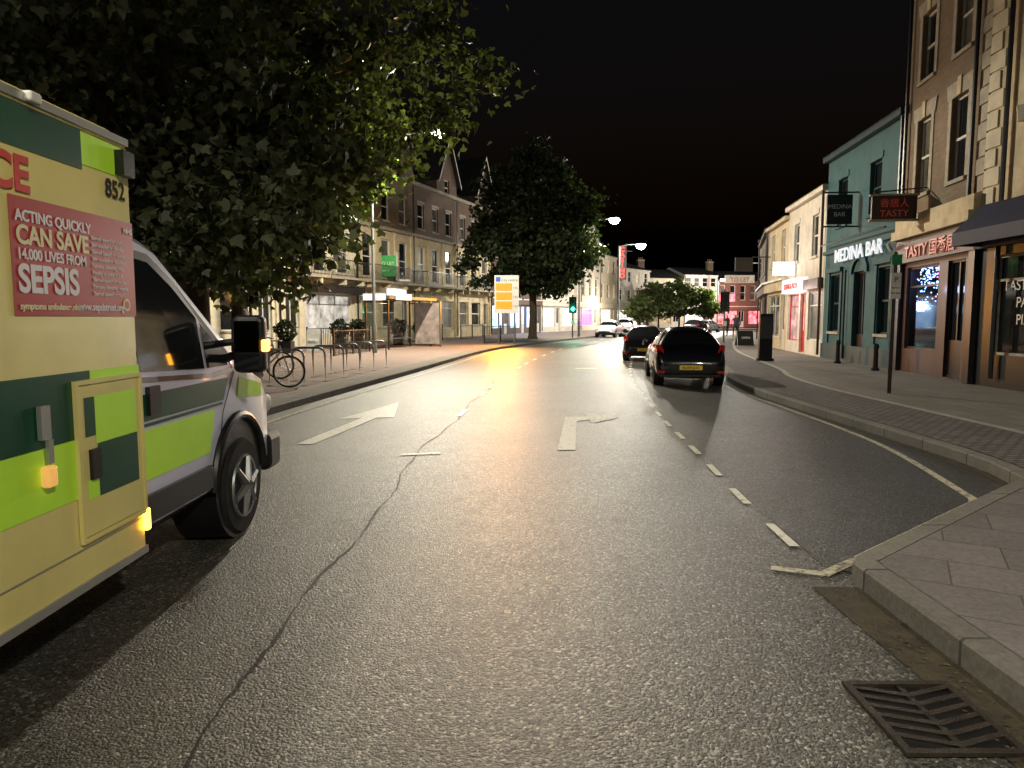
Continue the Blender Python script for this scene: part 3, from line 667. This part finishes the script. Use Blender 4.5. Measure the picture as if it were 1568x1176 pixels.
for i in range(len(prof)):
    a=prof[i]; c=prof[(i+1)%len(prof)]; b.poly([(a[0],y0,a[1]),(a[0],y1,a[1]),(c[0],y1,c[1]),(c[0],y0,c[1])],A_yel)
b.poly([(p[0],y0,p[1]) for p in prof],A_yel); b.poly([(p[0],y1,p[1]) for p in prof],A_yel)
b.obj('box_body',g,smooth=True,bevel=.02,ang=25)
b=B()
def dec(y0,y1,z0,z1,m,x=.004): b.poly([(x,y0,z0),(x,y1,z0),(x,y1,z1),(x,y0,z1)],m)
dec(1.6,3.29,2.27,2.445,A_grn); dec(3.29,3.62,2.295,2.44,A_lime); dec(-.9,.9,2.27,2.445,A_grn); dec(.9,1.6,2.27,2.445,A_lime)
dec(2.4,3.26,1.06,1.36,A_grn); dec(1.5,2.4,1.06,1.36,A_lime); dec(-.8,1.5,1.06,1.36,A_grn)
dec(3.262,3.695,1.06,1.36,A_lime); dec(2.4,3.26,.79,1.058,A_lime); dec(3.262,3.695,.79,1.058,A_grn); dec(1.5,2.4,.79,1.058,A_grn); dec(-.8,1.5,.79,1.058,A_lime)
b.box(.0,.022,y0,3.66,2.455,2.49,A_sil); b.box(-.01,.012,y0,3.69,.36,.40,A_sil)
for a in ((3.12,3.14,.58,1.32),(3.66,3.68,.58,1.32),(3.14,3.66,1.30,1.32),(3.14,3.66,.58,.60)): b.box(.005,.024,*a,A_yel)
b.box(.005,.016,3.145,3.655,.605,1.295,A_yel)
dec(3.18,3.26,1.06,1.24,A_grn,.0185); dec(3.262,3.62,1.02,1.24,A_lime,.0185); dec(3.27,3.62,.77,1.018,A_grn,.0185); dec(3.18,3.268,.77,.86,A_lime,.0185)
b.box(.017,.034,3.20,3.27,.86,1.0,M_black); b.box(.01,.03,2.87,2.93,1.1,1.24,A_sil); b.box(.03,.045,2.885,2.915,1.0,1.1,A_sil)
b.box(.0,.05,3.56,3.66,2.30,2.42,M_black)
b.box(.003,.007,y0,3.69,.55,.556,A_sil)
b.obj('livery',g)
b=B(); b.box(.008,.05,2.87,2.93,.90,.99,plain('side_lamp_amber',(.8,.4,.08),.2,emit=(1,.55,.15),es=.5)); b.box(-.02,.03,3.665,3.70,.48,.60,E_amber)
b.box(.0,.05,2.90,2.97,2.455,2.50,M_frame); b.obj('marker_lamps',g,bevel=.012,seg=3)
b=B(); dec(2.79,3.71-.02,1.61,2.08,A_pos,.006)
b.obj('poster',g)
R=(math.pi/2,0,math.pi/2)
def pt(s,y,z,size,m,al='LEFT',sx=1,bold=.001,x=.009): text(g,s,(x,y,z),size,m,R,al,.0008,sx,bold)
pt('ACTING QUICKLY',2.82,1.985,.062,A_pw,sx=.98,bold=.0018); pt('CAN SAVE',2.82,1.895,.105,A_py,sx=.98,bold=.003); pt('14,000 LIVES FROM',2.82,1.835,.06,A_pw,sx=.92,bold=.0015); pt('SEPSIS',2.82,1.705,.155,A_pw,sx=.96,bold=.005)
pt('symptoms ambulance.nhs.uk',2.82,1.635,.038,A_py); pt('www.sepsistrust.org',3.2,1.635,.05,A_pw,sx=.9)
for i in range(9): pt(random.choice(['Slurred speech or confusion','Extreme shivering, muscle pain','Passing no urine in a day','Severe breathlessness here','Skin mottled or discoloured'])[:22+i%4],3.32,1.96-i*.032,.028,A_pw,bold=0)
pt('NHS',3.6,2.02,.04,A_pw); pt('852',3.46,2.185,.12,M_rub,sx=.95,bold=.002); pt('AMBULANCE',2.92,2.105,.19,A_rt,'RIGHT',bold=.006)
b=B(); b.tube([(.007,3.6,1.665),(.0095,3.6,1.665)],.032,A_py,16); b.tube([(.0098,3.6,1.665),(.0105,3.6,1.665)],.02,A_pos,16); b.obj('crest',g)
kk=.145; cx=-1.05
S=[(3.66,.97,.36,1.28,2.14),(4.0,.97,.36,1.28,2.13),(4.28,.97,.36,1.28,2.06),(4.6,.97,.36,1.28,1.84),(5.0,.97,.36,1.27,1.56),(5.38,.97,.36,1.22,1.30),(5.75,.955,.36,1.10,1.16),(6.0,.91,.36,.92,.98),(6.15,.82,.36,.74,.8),(6.2,.7,.38,.6,.64)]
b=B(); rings=[]
for y,w,zb,be,ro in S:
    rw=w-(max(ro-.08,be+.01)-be)*kk
    h=[(0,zb),(.9*w,zb),(w,zb+.08),(w,(zb+be)/2),(w,be),(rw,max(ro-.08,be+.01)),(rw-.1,ro),(0,ro+.03)]
    rings.append([(cx+x,y,z) for x,z in h]+[(cx-x,y,z) for x,z in h[-2:0:-1]])
n=len(rings[0])
for r in rings: b.v+=r
for i in range(len(rings)-1):
    for j in range(n):
        a=i*n+j; c=i*n+(j+1)%n; jj=j if j<7 else n-1-j; m=A_wht
        if jj==6 and 2<=i<=4: m=M_glass
        if jj<=1: m=M_black
        b.f.append((a,c,c+n,a+n)); b.m.append(b.mi(m))
b.f.append(tuple(range(n))); b.m.append(0); e=(len(rings)-1)*n; b.f.append(tuple(range(e,e+n))); b.m.append(b.mi(M_black))
b.obj('cab_body',g,smooth=True,bevel=.03,seg=3,ang=40)
b=B()
def cs(y,z,o=.004): return (cx+.97-(max(z,1.28)-1.28)*kk+o,y,z)
def cpoly(pts,m,o=.004): b.poly([cs(y,z,o) for y,z in pts],m)
cpoly([(3.80,1.25),(3.80,2.0),(4.18,1.97),(4.42,1.84),(5.08,1.36),(5.14,1.22),(4.8,1.2)],M_black,.004)
cpoly([(3.86,1.31),(3.86,1.95),(4.16,1.92),(4.40,1.79),(4.66,1.6),(4.66,1.27)],M_glass,.008)
cpoly([(4.70,1.27),(4.70,1.57),(5.02,1.34),(5.04,1.27)],M_glass,.008)
for y in (3.79,):
    cpoly([(y,.5),(y+.012,.5),(y+.012,1.98),(y,1.98)],M_rub,.005)
cpoly([(4.93,.95),(4.945,.95),(5.16,1.21),(5.145,1.22)],M_rub,.005); cpoly([(4.86,.72),(4.872,.72),(4.945,.95),(4.93,.95)],M_rub,.005)
cpoly([(3.82,1.03),(4.95,1.03),(5.05,1.18),(3.82,1.18)],A_grn,.006); cpoly([(3.66,1.03),(3.78,1.03),(3.78,1.3),(3.66,1.3)],A_lime,.006)
cpoly([(3.82,1.0),(4.93,1.0),(4.93,1.018),(3.82,1.018)],A_grn,.0065)
cpoly([(3.86,.70),(4.70,.70),(4.80,.98),(3.86,.98)],A_lime,.006); cpoly([(3.66,.68),(3.78,.68),(3.78,.98),(3.66,.98)],A_grn,.006)
cpoly([(5.2,1.02),(5.7,.98),(5.7,1.08),(5.25,1.17)],A_lime,.006)
b.box(cx+.972,cx+1.0,3.70,4.68,.47,.62,M_black)
b.box(cx+.975,cx+1.0,3.90,4.02,1.06,1.22,M_black)
b.obj('cab_trim',g)
b=B()
ox=cx+.955
b.tube([(ox-.3,5.2,.42),(ox+.022,5.2,.42)],[.45,.44],M_black,32); 
pts=[(ox+.028,5.2+.47*math.cos(t),.42+.47*math.sin(t)) for t in [math.pi*i/16 for i in range(17)]]
b.tube(pts,.032,M_black,8)
wheel(b,ox-.2,5.2,.36,.36,.25,1,6,.62)
wheel(b,-.32,.6,.36,.36,.3,1,6,.62); wheel(b,2*cx+.32,.6,.36,.36,.3,-1,6,.62); wheel(b,2*cx-(ox-.2),5.2,.36,.36,.25,-1,6,.62)
b.obj('wheels',g,smooth=True)
b=B(); b.box(cx-.94,cx+.94,5.95,6.28,.3,.62,M_black); b.box(cx-.9,cx-.5,6.05,6.2,.78,.95,M_frame); b.box(cx+.5,cx+.9,6.05,6.2,.78,.95,M_frame); b.obj('bumper',g,bevel=.06,seg=3)
b=B(); b.box(.02,.24,4.88,5.0,1.22,1.62,M_black); b.obj('mirror',g,bevel=.045,seg=4)
b=B(); b.box(.045,.215,4.872,4.879,1.37,1.58,plain('mirror_glass',(.12,.12,.14),.05,.1,3,0,metal=1)); b.box(.045,.215,4.872,4.879,1.25,1.35,M_glass)
b.tube([(-.12,5.0,1.3),(.06,4.96,1.36)],.03,M_black,8); b.tube([(-.12,5.0,1.42),(.06,4.96,1.44)],.025,M_black,8); b.obj('mirror_glass',g)
b=B(); b.box(.225,.255,4.88,4.98,1.37,1.45,E_amber); b.obj('indicator_repeater',g,bevel=.01)
b=B(); b.box(cx-.6,cx+.6,3.75,4.05,2.15,2.35,plain('beacon_blue',(.02,.05,.3),.2)); b.obj('light_bar',g,bevel=.05,seg=3)
# ------------------------------------------------------------------ street furniture
g=group('parking_guidance_sign',Matrix.Translation((-.3,40,.12))); b=B()
b.tube([(-.45,0,0),(-.45,0,3.6)],.05,M_pole); b.tube([(.45,0,0),(.45,0,3.6)],.05,M_pole)
b.box(-.68,.68,-.12,-.05,1.75,3.85,M_frame); b.box(-.68,.68,-.05,.06,1.75,3.85,M_pole)
b.obj('panel',g,bevel=.01)
b=B(); 
for z in (3.0,2.5,2.0): b.box(-.6,.3,-.15,-.125,z,z+.4,E_vms)
b.box(-.6,-.35,-.14,-.122,3.5,3.75,plain('parking_blue',(.02,.08,.5),.4)); b.obj('display',g)
text(g,'City centre',(.15,-.13,3.52),.2,M_black)
for z in (3.08,2.58,2.08): text(g,'135',(.49,-.125,z),.18,M_black)
l=D.lights.new('display_glow','AREA'); l.shape='RECTANGLE'; l.size=.8; l.size_y=1.4; l.energy=900; l.color=(1,.36,.03); o=D.objects.new('display_glow',l); link(o); o.parent=g; o.location=(-.15,-.2,2.6)
o.rotation_euler=(math.radians(-90),0,0)
def traffic_light(x,y,yaw,lit):
    g=group('traffic_light',Matrix.Translation((x,y,.12))@Matrix.Rotation(yaw,4,'Z')); b=B()
    b.tube([(0,0,0),(0,0,3.2)],.057,M_pole); b.box(-.17,.17,-.2,-.06,1.95,2.95,M_black); b.box(-.28,.28,-.06,-.04,1.85,3.05,M_black)
    b.box(-.12,.12,-.12,-.058,1.0,1.3,M_frame)
    for z in (2.15,2.45,2.75):
        b.tube([(0,-.2,z),(0,-.215,z)],.135,E_green if z==2.15 and lit else M_glass,16)
        b.ring((0,-.24,z),(0,1,0),.14,.012,M_black,16,5,math.pi,2*math.pi)
    b.obj('signal_head',g)
traffic_light(4.55,53.5,0,True); traffic_light(-8.9,24.3,.2,False); traffic_light(12.8,43,0,False)
l=D.lights.new('signal_glow','POINT'); l.energy=90; l.color=(.05,1,.5); l.shadow_soft_size=.1; o=D.objects.new('signal_glow',l); link(o); o.parent=[x for x in D.objects if x.name=='traffic_light'][0]; o.location=(0,-.4,2.15)
for i in range(6):
    y=15.4+i*1.15; x=X(LK,y)-1.35; b=B()
    b.tube([(x-.38,y,.12),(x-.38,y,.78),(x-.34,y,.87),(x-.26,y,.91),(x+.26,y,.91),(x+.34,y,.87),(x+.38,y,.78),(x+.38,y,.12)],.027,M_grey,10)
    for dx in (-.38,.38): b.tube([(x+dx,y,.128),(x+dx,y,.138)],.07,M_grey,12)
    b.obj('bicycle_stand',smooth=True)
def bike(x,y,yaw):
    g=group('bicycle',Matrix.Translation((x,y,.13))@Matrix.Rotation(yaw,4,'Z')); b=B()
    for c in (0,1.03):
        b.ring((c,0,.34),(0,1,0),.325,.018,M_rub,32,8); b.ring((c,0,.34),(0,1,0),.30,.012,M_frame,32,5)
        b.tube([(c,-.03,.34),(c,.03,.34)],.02,M_grey,8)
        for k in range(14):
            a=math.pi*2*k/14; b.tube([(c,0,.34),(c+.3*math.cos(a),0,.34+.3*math.sin(a))],.003,M_grey,3)
    fp=plain('bike_frame',(.55,.55,.57),.3)
    for p,q,r in (((0,0,.34),(.42,0,.3),.011),((0,0,.34),(.34,0,.78),.01),((.42,0,.3),(.32,0,.88),.016),((.42,0,.3),(.88,0,.76),.018),((.34,0,.8),(.86,0,.82),.016),((.85,0,.9),(1.03,0,.34),.014)): b.tube([p,q],r,fp,8)
    b.tube([(.85,0,.9),(.84,0,.98)],.012,M_black,8); b.tube([(.78,-.28,1.0),(.88,-.1,.99),(.88,.1,.99),(.78,.28,1.0)],.013,M_black,8)
    b.box(.2,.44,-.06,.06,.90,.94,M_black); b.tube([(.42,-.02,.3),(.42,.02,.3)],.09,M_grey,16); b.tube([(.42,-.08,.3),(.5,-.08,.18)],.01,M_grey,6)
    b.obj('frame_and_wheels',g,smooth=True)
bike(-5.75,14.9,.1); bike(-6.5,16.6,.5)
M,W=frameM((-5.7,33.0),(-4.2,37.0),.12); g=group('bus_shelter',M); b=B()
for x in (0,W/2,W): b.box(x-.04,x+.04,1.2,1.28,0,2.35,M_black)
for x in (0,W): b.box(x-.04,x+.04,.0,.06,0,2.35,M_black); b.box(x-.03,x+.03,.06,1.2,2.2,2.26,M_black)
b.box(-.25,W+.25,-.2,1.4,2.35,2.5,M_pole); b.box(.3,1.8,-.23,-.205,2.32,2.62,E_whites); b.box(-.28,-.255,.0,1.2,2.3,2.6,E_whites)
b.box(.3,W-.5,.85,1.15,.45,.5,M_grey)
b.obj('frame',g,bevel=.01)
b=B(); 
b.poly([(0,.08,.2),(0,1.2,.2),(0,1.2,2.2),(0,.08,2.2)],M_clear)
b.poly([(.05,1.24,.2),(W-.05,1.24,.2),(W-.05,1.24,2.2),(.05,1.24,2.2)],M_clear); b.obj('glazing',g)
b=B(); b.box(W-.05,W+.02,-.5,.9,.15,2.25,plain('poster_panel',(.3,.24,.21),.4,.5,3,0,emit=(.9,.8,.7),es=.05)); b.box(W-.07,W+.04,-.58,-.5,.0,2.33,M_pole); b.obj('advert_panel',g)
for (a,c) in (((-6.9,27.5),(-6.3,31.5)),((-9.5,33.0),(-7.6,38)),((-6.2,42.5),(-4.6,47)),((-1.6,41.2),(.2,45)),((-3.6,50),(-2.2,54))):
    M,W=frameM(a,c); b=B(); railing(b,0,W,0,0,1.0,step=.14)
    for x in (0,W/2,W): b.box(x-.03,x+.03,-.03,.03,0,1.08,M_black)
    b.obj('pedestrian_railing',M=M)
def planter(x,y,s=1):
    g=group('potted_shrub',Matrix.Translation((x,y,.12))); b=B(); b.box(-.28,.28,-.28,.28,0,.5,M_black); b.tube([(0,0,.5),(0,0,.8)],.03,M_bark); b.obj('planter',g,bevel=.02)
    rng=np.random.default_rng(int(abs(x*100))); b=B()
    for i in range(900):
        v=rng.normal(0,1,3); v/=np.linalg.norm(v); p=v*rng.uniform(.28,.42)*s*np.array([1,1,1.15])+np.array([0,0,.95]); d=rng.normal(0,.05,3); e=rng.normal(0,.05,3)
        b.poly([p,p+d,p+d+e,p+e],M_leafB)
    b.obj('shrub',g)
for x,y in ((-9.6,30.2),(-8.3,34.2),(-7.7,35.5),(-10.3,28.5),(-6.2,39),(-5.4,42)): planter(x,y)
def aboard(x,y,t,m,w=.6,h=1.0):
    g=group('pavement_sign',Matrix.Translation((x,y,.12))); b=B()
    b.poly([(-w/2,-.25,0),(w/2,-.25,0),(w/2,0,h),(-w/2,0,h)],m); b.poly([(-w/2,.25,0),(w/2,.25,0),(w/2,.004,h),(-w/2,.004,h)],m)
    for s in (-1,1):
        b.tube([(s*w/2,-.25,0),(s*w/2,0,h)],.015,M_grey,6); b.tube([(s*w/2,.25,0),(s*w/2,0,h)],.015,M_grey,6)
    b.obj('board',g); text(g,t,(0,-.2,h*.45),.18,M_sgw,rot=(math.radians(76),0,0))
aboard(-8.9,32,'MENU',plain('pale_board',(.4,.4,.38),.5)); aboard(12.6,38.5,'OPEN',M_black,.9,.8)
g=group('estate_agent_board',Matrix.Translation((-7.3,45,0))); b=B(); b.box(-1.15,.05,-.03,.03,4.2,5.5,M_green) ; b.box(.05,.13,-.05,.05,3.8,5.7,M_frame); b.box(.1,.9,-.03,.03,3.9,4.0,M_frame); b.obj('board',g)
text(g,'TO LET',(-.55,-.035,4.9),.3,M_sgw); text(g,'01473 232700',(-.55,-.035,4.5),.14,M_sgw)
g=group('parking_sign_post',Matrix.Translation((7.42,13.9,.12))); b=B()
b.tube([(0,0,0),(0,0,2.75)],.038,M_black); b.box(-.1,.1,-.06,-.045,1.85,2.35,M_sgw); b.box(-.1,.1,-.06,-.045,2.5,2.7,plain('green_plate',(.02,.25,.1),.4)); b.obj('post',g)
text(g,'P',(0,-.063,2.17),.15,plain('sign_blue',(.02,.05,.4),.4)); text(g,'Pay here',(0,-.063,2.05),.045,M_black); text(g,'8am-6pm',(0,-.063,1.95),.045,M_black)
b=B(); b.box(8.5,8.95,24.4,24.55,.12,1.75,M_black); b.box(8.53,8.92,24.385,24.398,.9,1.65,M_pole); b.box(8.45,9.0,24.37,24.58,.12,.22,M_black); b.obj('information_totem',bevel=.02)
def bollard(x,y,h=.95):
    b=B(); b.tube([(x,y,.12),(x,y,.2),(x,y,.22),(x,y,h),(x,y,h+.02),(x,y,h+.1),(x,y,h+.14)],[.11,.11,.075,.065,.085,.08,.03],M_black,14); b.obj('bollard',smooth=True)
for x,y in ((10.2,19.9),(10.6,23.1)): bollard(x,y,.75)
g=group('hanging_shop_sign',Matrix.Translation((12.4,37,0))); b=B(); b.box(-.9,.0,-.05,.05,4.0,4.7,M_black); b.box(-1.4,.1,-.06,.06,3.4,3.8,M_sgw); b.box(0,.9,-.02,.02,4.7,4.75,M_black); b.obj('board',g)
text(g,'TO LET',(-.65,-.065,3.47),.3,M_red)
g=group('neon_sign',Matrix.Translation((13.2,86,0))); b=B(); b.box(-.5,.5,-.1,.1,6.2,10.2,M_redsh); b.box(.5,1.2,-.02,.02,9.5,9.6,M_black); b.obj('board',g)
for i,c in enumerate('CASINO'): text(g,c,(0,-.12,9.5-i*.62),.75,E_red,ext=.02,bold=.02)
g=group('hanging_shop_sign',Matrix.Translation((17.6,56.5,0))); b=B(); b.box(-1.2,0,-.06,.06,2.9,3.5,E_redl); b.box(0,.9,-.02,.02,3.4,3.45,M_black); b.obj('board',g)
def pl(name,loc,e,col,r=.4):
    l=D.lights.new(name,'POINT'); l.energy=e; l.color=col; l.shadow_soft_size=r; o=D.objects.new(name,l); link(o); o.location=loc; return o
pl('shop_spill_light',(.8,66.5,2.6),400,(.4,.6,1)); pl('shop_spill_light',(34,106,3.2),900,(1,.25,.25)); pl('shop_spill_light',(12,87,3),1100,(1,.82,.6)); pl('shop_spill_light',(11.2,30.5,2.6),110,(1,.75,.7)); pl('shop_spill_light',(10.4,17.6,2.3),6,(.5,.6,1),.1)
# people
def person(x,y,yaw,coat,leg,step=.18):
    g=group('pedestrian',Matrix.Translation((x,y,.13))@Matrix.Rotation(yaw,4,'Z'))
    V=[(0,0,.93),(0,0,1.15),(0,0,1.38),(0,.01,1.5),(0,.03,1.62),(0,.02,1.72),
       (.1,0,.88),(.11,step*.5,.5),(.11,step,.08),(.11,step+.16,.04),(-.1,0,.88),(-.11,-step*.3,.5),(-.11,-step,.09),(-.11,-step+.16,.04),
       (.19,0,1.4),(.25,-.04,1.13),(.25,.06,.88),(.25,.09,.8),(-.19,0,1.4),(-.25,.03,1.13),(-.25,.12,.9),(-.25,.16,.82)]
    Ed=[(0,1),(1,2),(2,3),(3,4),(4,5),(0,6),(6,7),(7,8),(8,9),(0,10),(10,11),(11,12),(12,13),(2,14),(14,15),(15,16),(16,17),(2,18),(18,19),(19,20),(20,21)]
    Rr=[.14,.13,.15,.055,.1,.08,.095,.065,.05,.04,.095,.065,.05,.04,.065,.045,.038,.035,.065,.045,.038,.035]
    me=D.meshes.new('figure'); me.from_pydata(V,Ed,[]); 
    o=D.objects.new('figure',me); link(o); o.parent=g
    md=o.modifiers.new('skin','SKIN')
    for i,sv in enumerate(me.skin_vertices[0].data):
        sv.radius=(Rr[i],Rr[i]*.8); sv.use_root=(i==0)
    o.modifiers.new('s','SUBSURF').render_levels=2
    m,nt,nd,lk,p=nm('clothing'); v=coords(nd,lk); s=nd.new('ShaderNodeSeparateXYZ'); lk.new(v,s.inputs[0])
    r=nd.new('ShaderNodeMapRange'); r.inputs[2].default_value=2.0; lk.new(s.outputs[2],r.inputs[0])
    c=ramp(nd,lk,r.outputs[0],[(0,(.02,.02,.02)),(.45,leg),(.455,coat),(.755,(.4,.24,.17)),(.83,(.4,.24,.17)),(.84,(.03,.02,.015))])
    [x for x in nd if x.type=='VALTORGB'][-1].color_ramp.interpolation='CONSTANT'
    lk.new(c,p.inputs['Base Color']); p.inputs['Roughness'].default_value=.8; me.materials.append(m)
try:
    person(17.9,56.5,.4,(.03,.03,.04),(.02,.02,.03)); person(17.2,56.9,.6,(.06,.03,.03),(.03,.03,.05),.1); person(16.6,53.0,2.8,(.05,.05,.08),(.03,.03,.04),.2)
except Exception as ex: print('person failed',ex)
# ------------------------------------------------------------------ sky
w=D.worlds.new('World'); sc.world=w; w.use_nodes=True; nt=w.node_tree; sk=nt.nodes.new('ShaderNodeTexSky'); sk.sky_type='NISHITA'; sk.sun_disc=False
sk.sun_elevation=math.radians(-3); sk.sun_rotation=math.radians(200); nt.links.new(sk.outputs[0],nt.nodes['Background'].inputs[0]); nt.nodes['Background'].inputs[1].default_value=.06
# ------------------------------------------------------------------ camera
cd=D.cameras.new('Camera'); cam=D.objects.new('Camera',cd); link(cam); cam.location=(0,0,1.6); cam.rotation_euler=(math.radians(90-5.31),0,0)
cd.sensor_width=36; cd.lens=36*1087/1568; cd.clip_end=1500; cd.clip_start=.05; sc.camera=cam
sc.view_settings.view_transform='Standard'; sc.view_settings.look='None'; sc.view_settings.exposure=0
